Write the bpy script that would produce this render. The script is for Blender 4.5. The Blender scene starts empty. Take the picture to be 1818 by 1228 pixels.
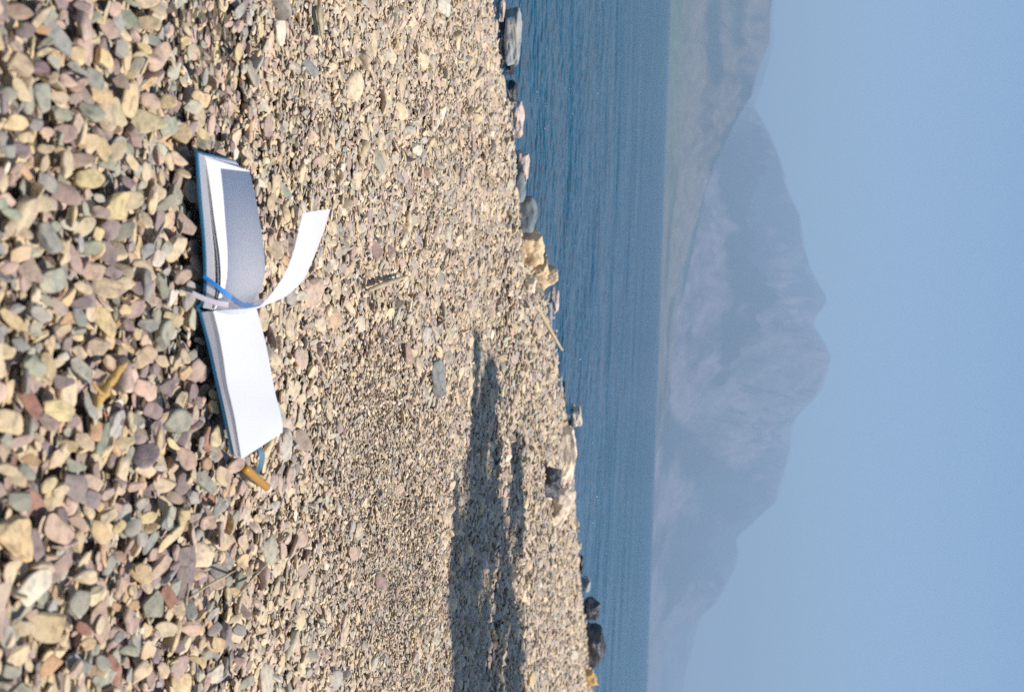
import bpy, bmesh, math, random
import numpy as np
from mathutils import Vector, Matrix, noise

random.seed(7)
rng = np.random.default_rng(7)
SC = bpy.context.scene
COL = SC.collection

# ------------------------------------------------------------------ camera
# The photograph was taken with the camera on its side: world up is image right.
F_PX, CAM_H = 2525.0, 0.38
AL = math.atan(42 / 1228)
PITCH = math.atan((1171 - 909) * math.cos(AL) / F_PX)
fwd = np.array([0, math.cos(PITCH), -math.sin(PITCH)])
upv = np.array([0, math.sin(PITCH), math.cos(PITCH)])
rgt = np.array([1.0, 0, 0])
e_u = math.cos(AL) * rgt + math.sin(AL) * upv
e_v = -math.sin(AL) * rgt + math.cos(AL) * upv
CP = np.array([0, 0, CAM_H])

cam_d = bpy.data.cameras.new("camera")
cam = bpy.data.objects.new("camera", cam_d)
COL.objects.link(cam)
M = Matrix.Identity(4)
for i in range(3):
    M[i][0], M[i][1], M[i][2], M[i][3] = e_v[i], -e_u[i], -fwd[i], CP[i]
cam.matrix_world = M
cam_d.sensor_fit = 'HORIZONTAL'
cam_d.sensor_width = 36.0
cam_d.lens = F_PX / 1818 * 36.0
cam_d.clip_start, cam_d.clip_end = 0.02, 60000
cam_d.dof.use_dof = True
cam_d.dof.focus_distance = 1.9
cam_d.dof.aperture_fstop = 14
SC.camera = cam

# ------------------------------------------------------------------ sky, sun, exposure
SUN_EL, SUN_AZ = math.radians(62), math.radians(114)     # azimuth clockwise from +Y (away); sun stands to the right
sun_dir = Vector((math.sin(SUN_AZ) * math.cos(SUN_EL), math.cos(SUN_AZ) * math.cos(SUN_EL), math.sin(SUN_EL)))
W = bpy.data.worlds.new("World")
SC.world = W
W.use_nodes = True
wn = W.node_tree
bg = wn.nodes["Background"]
sky = wn.nodes.new("ShaderNodeTexSky")
sky.sky_type = 'NISHITA'
sky.sun_disc = False
sky.sun_elevation = SUN_EL
sky.sun_rotation = SUN_AZ
sky.air_density, sky.dust_density, sky.ozone_density = 1.0, 0.2, 5.0
bg.inputs[1].default_value = 0.095
wn.links.new(sky.outputs[0], bg.inputs[0])
sd = bpy.data.lights.new("sun", 'SUN')
sd.energy = 5.0
sd.angle = math.radians(0.53)
sd.color = (1.0, 0.945, 0.88)
sun = bpy.data.objects.new("sun", sd)
COL.objects.link(sun)
sun.rotation_euler = sun_dir.to_track_quat('Z', 'Y').to_euler()
sun.location = (4, 0, 8)
SC.view_settings.view_transform = 'Standard'
SC.view_settings.look = 'None'
SC.view_settings.exposure = 0.54
SC.view_settings.gamma = 1.0
SC.cycles.volume_bounces = 0
SC.cycles.max_bounces = 6
SC.cycles.sample_clamp_direct = 6.0
SC.cycles.sample_clamp_indirect = 4.0
SC.cycles.use_denoising = False
SC.cycles.use_adaptive_sampling = False

# ------------------------------------------------------------------ helpers
def srgb(r, g, b):
    f = lambda c: (c / 255 / 12.92) if c <= 10 else ((c / 255 + 0.055) / 1.055) ** 2.4
    return (f(r), f(g), f(b))

def ray(v, u):
    return fwd * F_PX + e_u * (u - 614) + e_v * (v - 909)

def bpz(v, u, z=0.0):            # where the line of sight meets a height
    d = ray(v, u)
    return CP + d * ((z - CAM_H) / d[2])

def bpy_(v, u, y):               # where it meets a distance
    d = ray(v, u)
    return CP + d * (y / d[1])

def px_per_m(P):
    return F_PX / float((np.array(P) - CP) @ fwd)

def link(o, parent=None):
    COL.objects.link(o)
    if parent is not None:
        o.parent = parent
    return o

def tag(o, label=None, cat=None, group=None, kind=None):
    for k, x in (("label", label), ("category", cat), ("group", group), ("kind", kind)):
        if x:
            o[k] = x
    return o

def empty(name, loc):
    o = bpy.data.objects.new(name, None)
    o.location = loc
    o.empty_display_size = 0.05
    return link(o)

def mesh(name, verts, faces, mat=None, parent=None, smooth=True):
    me = bpy.data.meshes.new(name)
    me.from_pydata([tuple(map(float, p)) for p in verts], [], [tuple(f) for f in faces])
    me.update()
    if smooth:
        me.polygons.foreach_set("use_smooth", [True] * len(me.polygons))
    if mat:
        me.materials.append(mat)
    o = bpy.data.objects.new(name, me)
    link(o, parent)
    if parent is not None:
        o.matrix_parent_inverse = Matrix.Translation(parent.location).inverted()
    return o

def lerp_curve(pts, n):
    """resample a polyline to n points by smooth (Catmull) interpolation in arc length"""
    P = np.array(pts, float)
    d = np.r_[0, np.cumsum(np.linalg.norm(np.diff(P, axis=0), axis=1))]
    d /= d[-1]
    t = np.linspace(0, 1, n)
    Q = np.stack([np.interp(t, d, P[:, k]) for k in range(P.shape[1])], 1)
    for _ in range(2):
        Q[1:-1] = 0.25 * Q[:-2] + 0.5 * Q[1:-1] + 0.25 * Q[2:]
    return Q

def solid_sheet(name, A, B, thick, mat, parent, rows=6, down=None):
    """sheet ruled between curves A and B (n,3), given real thickness"""
    n = len(A)
    G = np.array([[A[i] * (1 - j / rows) + B[i] * (j / rows) for i in range(n)] for j in range(rows + 1)])
    du = np.gradient(G, axis=1)
    dv = np.gradient(G, axis=0)
    N = np.cross(du, dv)
    N /= np.linalg.norm(N, axis=2, keepdims=True) + 1e-12
    top = G.reshape(-1, 3)
    bot = (G - N * thick if down is None else G + np.array(down).reshape(-1, n, 3) if np.ndim(down) == 3 else G + np.array(down)).reshape(-1, 3)
    if thick == 0:
        Fc = [(j * n + i, j * n + i + 1, j * n + i + n + 1, j * n + i + n) for j in range(rows) for i in range(n - 1)]
        return mesh(name, top, Fc, mat, parent)
    V = np.vstack([top, bot])
    m = len(top)
    Fc = []
    for j in range(rows):
        for i in range(n - 1):
            a = j * n + i
            Fc.append((a, a + 1, a + n + 1, a + n))
            Fc.append((m + a, m + a + n, m + a + n + 1, m + a + 1))
    for i in range(n - 1):
        Fc.append((i, m + i, m + i + 1, i + 1))
        a = rows * n + i
        Fc.append((a, a + 1, m + a + 1, m + a))
    for j in range(rows):
        a = j * n
        Fc.append((a, a + n, m + a + n, m + a))
        a = j * n + n - 1
        Fc.append((a, m + a, m + a + n, a + n))
    o = mesh(name, V, Fc, mat, parent)
    bm = bmesh.new()
    bm.from_mesh(o.data)
    bmesh.ops.recalc_face_normals(bm, faces=bm.faces)
    for e in bm.edges:
        if e.calc_face_angle(0) > 0.7:
            e.smooth = False
    bm.to_mesh(o.data)
    bm.free()
    return o

# ------------------------------------------------------------------ materials
class NT:
    def __init__(self, name):
        self.m = bpy.data.materials.new(name)
        self.m.use_nodes = True
        self.t = self.m.node_tree
        self.b = self.t.nodes["Principled BSDF"]
        self.out = self.t.nodes["Material Output"]
    def n(self, typ, **kw):
        x = self.t.nodes.new(typ)
        for k, v in kw.items():
            setattr(x, k, v)
        return x
    def l(self, a, b):
        self.t.links.new(a, b)
    def noise(self, scale, detail=3, rough=0.5, vec=None):
        x = self.n("ShaderNodeTexNoise")
        x.inputs["Scale"].default_value = scale
        x.inputs["Detail"].default_value = detail
        x.inputs["Roughness"].default_value = rough
        if vec is not None:
            self.l(vec, x.inputs["Vector"])
        return x
    def pos(self):
        return self.n("ShaderNodeNewGeometry").outputs["Position"]
    def ramp(self, fac, stops):
        r = self.n("ShaderNodeValToRGB")
        el = r.color_ramp.elements
        while len(el) < len(stops):
            el.new(0.5)
        for e, (p, c) in zip(el, stops):
            e.position = p
            e.color = (*c, 1) if len(c) == 3 else c
        self.l(fac, r.inputs[0])
        return r.outputs[0]
    def mix(self, a, b, fac, mode='MIX'):
        x = self.n("ShaderNodeMix", data_type='RGBA', blend_type=mode)
        for sock, val in ((x.inputs[0], fac), (x.inputs[6], a), (x.inputs[7], b)):
            if hasattr(val, "is_linked"):
                self.l(val, sock)
            elif isinstance(val, (int, float)):
                sock.default_value = val
            else:
                sock.default_value = (*val, 1)
        return x.outputs[2]
    def bump(self, h, strength=0.3, dist=0.001):
        x = self.n("ShaderNodeBump")
        x.inputs["Strength"].default_value = strength
        x.inputs["Distance"].default_value = dist
        self.l(h, x.inputs["Height"])
        self.l(x.outputs[0], self.b.inputs["Normal"])
        return x

def plain(name, col, rough=0.6, bump_scale=None, bump=0.2, dist=0.0005, var=0.15):
    k = NT(name)
    p = k.pos()
    nz = k.noise(bump_scale or 60, 4, 0.6, p)
    c2 = tuple(c * (1 - var) for c in col)
    c1 = tuple(min(1, c * (1 + var)) for c in col)
    k.l(k.ramp(nz.outputs[0], [(0.3, c2), (0.7, c1)]), k.b.inputs["Base Color"])
    k.b.inputs["Roughness"].default_value = rough
    if bump_scale:
        k.bump(k.noise(bump_scale * 6, 3, 0.6, p).outputs[0], bump, dist)
    return k.m

def stone_mat(name, source, grain=1.0):
    """source: 'inst' colour carried by each instance, 'obj' the object's own colour"""
    k = NT(name)
    p = k.pos()
    if source == 'inst':
        a = k.n("ShaderNodeAttribute", attribute_type='INSTANCER', attribute_name="col")
        base = a.outputs["Color"]
    else:
        a = k.n("ShaderNodeObjectInfo")
        base = a.outputs["Color"]
    mott = k.ramp(k.noise(130 * grain, 4, 0.62, p).outputs[0], [(0.30, (0.58, 0.58, 0.60)), (0.48, (0.98, 0.98, 0.98)), (0.72, (1.28, 1.24, 1.16))])
    c = k.mix(base, mott, 1.0, 'MULTIPLY')
    vein = k.ramp(k.noise(38 * grain, 2, 0.5, p).outputs[0], [(0.55, (0, 0, 0)), (0.72, (1, 1, 1))])
    dust = k.mix(c, srgb(196, 178, 146), 0.38, 'MIX')
    c = k.mix(c, dust, vein)
    speck = k.ramp(k.noise(900 * grain, 1, 0.5, p).outputs[0], [(0.30, (0.72, 0.72, 0.72)), (0.42, (1, 1, 1))])
    c = k.mix(c, speck, 0.6, 'MULTIPLY')
    k.l(c, k.b.inputs["Base Color"])
    k.b.inputs["Roughness"].default_value = 0.78
    k.b.inputs["Specular IOR Level"].default_value = 0.3
    k.bump(k.noise(420 * grain, 5, 0.65, p).outputs[0], 0.5, 0.0012 / grain)
    return k.m

M_PEB = stone_mat("pebble_stone", 'inst')
M_STONE = stone_mat("stone", 'obj')
M_ROCK = stone_mat("shore_rock", 'obj', 0.22)

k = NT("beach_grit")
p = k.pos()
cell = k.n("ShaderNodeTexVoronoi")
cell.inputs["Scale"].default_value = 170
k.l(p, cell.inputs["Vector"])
c = k.mix(srgb(84, 72, 60), srgb(112, 98, 80), k.noise(25, 3, 0.6, p).outputs[0])  # grit coloured dark so the gaps between pebbles read as shade
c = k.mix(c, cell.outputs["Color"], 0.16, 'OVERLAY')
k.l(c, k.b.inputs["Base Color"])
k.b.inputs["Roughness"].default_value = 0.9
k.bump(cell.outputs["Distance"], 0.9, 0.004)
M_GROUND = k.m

def paper(name, col, trans=0.18):
    k = NT(name)
    k.b.inputs["Base Color"].default_value = (*col, 1)
    k.b.inputs["Roughness"].default_value = 0.8
    k.b.inputs["Specular IOR Level"].default_value = 0.15
    k.bump(k.noise(260, 4, 0.6, k.pos()).outputs[0], 0.25, 0.0008)
    if trans:
        t = k.n("ShaderNodeBsdfTranslucent")
        t.inputs[0].default_value = (*col, 1)
        x = k.n("ShaderNodeMixShader")
        x.inputs[0].default_value = trans
        k.l(k.b.outputs[0], x.inputs[1])
        k.l(t.outputs[0], x.inputs[2])
        k.l(x.outputs[0], k.out.inputs[0])
    return k.m
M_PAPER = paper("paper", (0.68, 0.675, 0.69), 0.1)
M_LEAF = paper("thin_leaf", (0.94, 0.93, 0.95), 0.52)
# block of leaves: fine lines running along the cut edges
k = NT("page_edges")
k.b.inputs["Roughness"].default_value = 0.85
sep = k.n("ShaderNodeMapping")
k.l(k.n("ShaderNodeTexCoord").outputs["UV"], sep.inputs[0])
sep.inputs["Scale"].default_value = (3, 70, 1)
nz = k.noise(1.0, 2, 0.7, sep.outputs[0])
k.l(k.ramp(nz.outputs[0], [(0.3, (0.70, 0.62, 0.60)), (0.48, (0.88, 0.82, 0.80)), (0.7, (0.92, 0.88, 0.86))]), k.b.inputs["Base Color"])
k.bump(nz.outputs[0], 0.2, 0.0003)
M_EDGES = k.m
M_COVER = plain("blue_cover", srgb(30, 92, 124), 0.5, 900, 0.25, 0.0002, 0.08)
M_RIB_B = plain("blue_ribbon", srgb(0, 112, 178), 0.45, 1500, 0.3, 0.0002, 0.08)
M_RIB_G = plain("grey_ribbon", srgb(168, 158, 162), 0.5, 1500, 0.3, 0.0002, 0.08)
M_ELAST = plain("elastic", srgb(92, 132, 156), 0.7, 1500, 0.3, 0.0002, 0.1)
M_PEN = plain("pen_orange", srgb(172, 120, 8), 0.35, None, var=0.06)
M_PENW = plain("pen_white", srgb(225, 222, 215), 0.4, None, var=0.04)
M_WOOD = plain("driftwood", srgb(176, 156, 126), 0.85, 160, 0.7, 0.001, 0.28)
M_WOODY = plain("yellow_driftwood", srgb(182, 146, 84), 0.85, 220, 0.7, 0.001, 0.3)
M_BARK = plain("bark", srgb(96, 78, 62), 0.9, 20, 0.8, 0.01, 0.3)
M_NEEDLE = plain("needles", srgb(62, 84, 44), 0.7, 8, 0.2, 0.001, 0.3)
M_WETROCK = plain("wet_dark_rock", srgb(58, 58, 60), 0.35, 40, 0.6, 0.004, 0.35)

# water
k = NT("lake_water")
p = k.pos()
mp = k.n("ShaderNodeMapping")
mp.inputs["Scale"].default_value = (1.5, 1.1, 1.0)
k.l(p, mp.inputs[0])
n1 = k.noise(9.5, 1.2, 0.45, mp.outputs[0])
n2 = k.noise(2.6, 1, 0.5, mp.outputs[0])
n3 = k.noise(0.7, 1, 0.5, mp.outputs[0])
n4 = k.noise(0.18, 1, 0.5, mp.outputs[0])
n5 = k.noise(18, 0.5, 0.5, mp.outputs[0])
add = k.n("ShaderNodeMath", operation='MULTIPLY_ADD')
k.l(n2.outputs[0], add.inputs[0]); add.inputs[1].default_value = 2.2; k.l(n1.outputs[0], add.inputs[2])
add2 = k.n("ShaderNodeMath", operation='MULTIPLY_ADD')
k.l(n3.outputs[0], add2.inputs[0]); add2.inputs[1].default_value = 6.0; k.l(add.outputs[0], add2.inputs[2])
add3 = k.n("ShaderNodeMath", operation='MULTIPLY_ADD')
k.l(n4.outputs[0], add3.inputs[0]); add3.inputs[1].default_value = 16.0; k.l(add2.outputs[0], add3.inputs[2])
add4 = k.n("ShaderNodeMath", operation='MULTIPLY_ADD')
k.l(n5.outputs[0], add4.inputs[0]); add4.inputs[1].default_value = 0.7; k.l(add3.outputs[0], add4.inputs[2])
k.b.inputs["Base Color"].default_value = (0.006, 0.062, 0.110, 1)
k.b.inputs["Roughness"].default_value = 0.12
k.b.inputs["IOR"].default_value = 1.33
k.b.inputs["Specular IOR Level"].default_value = 0.22
k.bump(add4.outputs[0], 1.0, 0.065)
M_WATER = k.m

# mountains: albedo comes from painted masks of vegetation and of shaded slopes (attribute 'veg')
def mountain_mat(name, rock, veg, grass, sc):
    k = NT(name)
    a = k.n("ShaderNodeAttribute", attribute_name="veg")
    nz = k.noise(sc, 7, 0.62, k.pos())
    f = k.n("ShaderNodeMath", operation='MULTIPLY_ADD')
    k.l(nz.outputs[0], f.inputs[0]); f.inputs[1].default_value = 1.6; k.l(a.outputs["Fac"], f.inputs[2])
    fac = k.ramp(f.outputs[0], [(0.66, (0, 0, 0)), (0.90, (1, 1, 1))])
    g = k.n("ShaderNodeAttribute", attribute_name="grass")
    c = k.mix(rock, veg, fac)
    c = k.mix(c, grass, g.outputs["Fac"])
    fine = k.ramp(k.noise(sc * 9, 4, 0.6, k.pos()).outputs[0], [(0.32, (0.65, 0.65, 0.65)), (0.68, (1.35, 1.35, 1.35))])
    c = k.mix(c, fine, 1.0, 'MULTIPLY')
    k.l(c, k.b.inputs["Base Color"])
    k.b.inputs["Roughness"].default_value = 0.95
    k.b.inputs["Specular IOR Level"].default_value = 0.1
    k.bump(k.noise(sc * 3.2, 8, 0.68, k.pos()).outputs[0], 0.6, 22)
    return k.m

# ------------------------------------------------------------------ terrain
SHORE = [(-1.6, 1.9), (-1.15, 2.6)]
for v, u in [(868, 0), (878, 60), (886, 120), (905, 200), (912, 300), (925, 400), (947, 480), (973, 560), (985, 640), (999, 720),
             (1009, 800), (1017, 880), (1021, 960), (1029, 1060), (1040, 1140), (1050, 1228)]:
    q = bpz(v, u, -0.03)
    SHORE.append((q[0], q[1]))
SHORE += [(3.6, 12.4), (6.5, 15.5), (14, 19), (60, 26), (3000, 60)]
SHORE = [(-3000, -30), (-40, -9), (-8, -2.0), (-3.2, 0.2)] + SHORE
SX = np.array([s[0] for s in SHORE]); SY = np.array([s[1] for s in SHORE])
SEG = list(zip(SHORE[:-1], SHORE[1:]))

def shore_y(x):
    return np.interp(x, SX, SY)

def shore_dist(x, y):
    """signed distance, positive on the beach side"""
    x = np.asarray(x, float); y = np.asarray(y, float)
    d = np.full(np.broadcast(x, y).shape, 1e9)
    for (ax, ay), (bx, by) in SEG:
        ex, ey = bx - ax, by - ay
        t = np.clip(((x - ax) * ex + (y - ay) * ey) / (ex * ex + ey * ey), 0, 1)
        d = np.minimum(d, np.hypot(x - ax - t * ex, y - ay - t * ey))
    return np.where(y < shore_y(x), d, -d)

def vnoise(x, y, s, seed=0.0):
    """cheap smooth value field"""
    return (np.sin(x * s * 1.7 + seed + 1.3 * np.sin(y * s * 1.1 + seed)) * np.sin(y * s * 1.3 + seed * 2 + 1.1 * np.sin(x * s * 0.9))) 

def terrain(x, y):
    x = np.asarray(x, float); y = np.asarray(y, float)
    d = shore_dist(x, y)
    z = -0.03 * np.exp(-np.clip(d, 0, None) / 0.16)
    z = np.where(d < 0, -0.03 + np.clip(d, -30, 0) * 0.11, z)
    z = z + 0.024 * np.exp(-(((x - 0.10) / 0.085) ** 2 + ((y - 1.14) / 0.12) ** 2))
    z = z - 0.010 * np.exp(-(((x + 0.14) / 0.12) ** 2 + ((y - 1.28) / 0.10) ** 2))
    near = np.clip((d - 0.1) / 0.5, 0, 1)
    z = z + near * (0.004 * vnoise(x, y, 9) + 0.006 * vnoise(x, y, 3.1, 2.0))
    # the swell line left by the waves, a little step above the water
    z = z + 0.012 * np.exp(-((d - 0.42) / 0.10) ** 2)
    back = np.clip(-y - 1, 0, None)
    return z + back * 0.04

def on_ground(v, u, lift=0.0):
    z = 0.0
    for _ in range(6):
        P = bpz(v, u, z + lift)
        z = float(terrain(P[0], P[1]))
    return P

def grid_mesh(name, xs, ys, zf, mat):
    X, Y = np.meshgrid(xs, ys)
    Z = zf(X, Y)
    V = np.stack([X.ravel(), Y.ravel(), Z.ravel()], 1)
    nx = len(xs)
    i, j = np.meshgrid(np.arange(nx - 1), np.arange(len(ys) - 1))
    a = (j * nx + i).ravel()
    Fc = np.stack([a, a + 1, a + nx + 1, a + nx], 1)
    return mesh(name, V, Fc.tolist(), mat)

xs = np.unique(np.concatenate([-np.geomspace(3, 4000, 26)[::-1], np.linspace(-3, 5, 150), np.geomspace(5, 4000, 26)]))
ys = np.unique(np.concatenate([[-150, -60, -20, -8, -4, -2], np.linspace(-1, 12, 240), np.geomspace(12.5, 6800, 40)]))
def beach_z(X, Y):
    z = terrain(X, Y)
    return np.where(Y > 1500, -3.3, z) - 0.012 * (shore_dist(X, Y) > 0.02)
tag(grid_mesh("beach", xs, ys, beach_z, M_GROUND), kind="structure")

# water: one sheet
w = mesh("water", [(-4000, -60, -0.03), (4000, -60, -0.03), (4000, 4700, -0.03), (-4000, 4700, -0.03)], [(0, 1, 2, 3)], M_WATER)
tag(w, kind="structure")

# ------------------------------------------------------------------ pebble shapes
def pebble_mesh(name, seed, sub, ang=0.5, mat=None):
    r = random.Random(seed)
    bm = bmesh.new()
    bmesh.ops.create_icosphere(bm, subdivisions=sub, radius=1)
    a = [r.uniform(0, 6.28) for _ in range(4)]
    am = [r.uniform(0.0, 0.14), r.uniform(0, 0.12), r.uniform(0, 0.05)]
    pw = r.uniform(2.2, 3.4)
    planes = []
    nside = int(2 + 6 * ang)
    for k_ in range(nside + int(1 + 4 * ang)):
        t = r.uniform(0, 6.28)
        el = r.uniform(-0.3, 0.3) if k_ < nside else r.choice((-1, 1, 1)) * r.uniform(0.9, 1.5)
        planes.append((Vector((math.cos(t) * math.cos(el), math.sin(t) * math.cos(el), math.sin(el))), r.uniform(0.60, 0.90)))
    off = Vector((r.uniform(-50, 50), r.uniform(-50, 50), 0))
    for v in bm.verts:
        d = v.co.normalized()
        q = (abs(d.x) ** pw + abs(d.y) ** pw + abs(d.z) ** pw) ** (-1 / pw)
        ph = math.atan2(d.y, d.x)
        q *= 0.93 + am[0] * math.sin(2 * ph + a[0]) + am[1] * math.sin(3 * ph + a[1]) + am[2] * math.sin(5 * ph + a[2])
        p = d * q
        for n, h in planes:
            e = p.dot(n) - h
            if e > 0:
                p -= n * e * (1.0 if ang > 0.3 else 0.75)
        p *= 1 + 0.04 * noise.noise(p * 1.8 + off) + 0.015 * noise.noise(p * 5 + off)
        v.co = p
    ex = [max(abs(v.co[k]) for v in bm.verts) for k in range(3)]
    for v in bm.verts:
        v.co = Vector((v.co.x / ex[0], v.co.y / ex[1], v.co.z / ex[2]))
    if ang > 0.3:
        for e in bm.edges:
            if e.calc_face_angle(0) > 0.65:
                e.smooth = False
    me = bpy.data.meshes.new(name)
    bm.to_mesh(me)
    bm.free()
    me.polygons.foreach_set("use_smooth", [True] * len(me.polygons))
    if mat:
        me.materials.append(mat)
    return me

PAL = {
    't': (srgb(184, 164, 132), "tan"), 'y': (srgb(194, 168, 124), "ochre"), 'm': (srgb(154, 130, 120), "mauve"),
    'd': (srgb(112, 96, 102), "dark purple"), 'g': (srgb(134, 134, 130), "grey"), 's': (srgb(136, 138, 122), "greenish grey"),
    'p': (srgb(176, 148, 130), "pinkish"), 'o': (srgb(178, 142, 106), "orange"), 'w': (srgb(198, 188, 168), "cream"),
    'r': (srgb(146, 98, 84), "brick red"),
}

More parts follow.
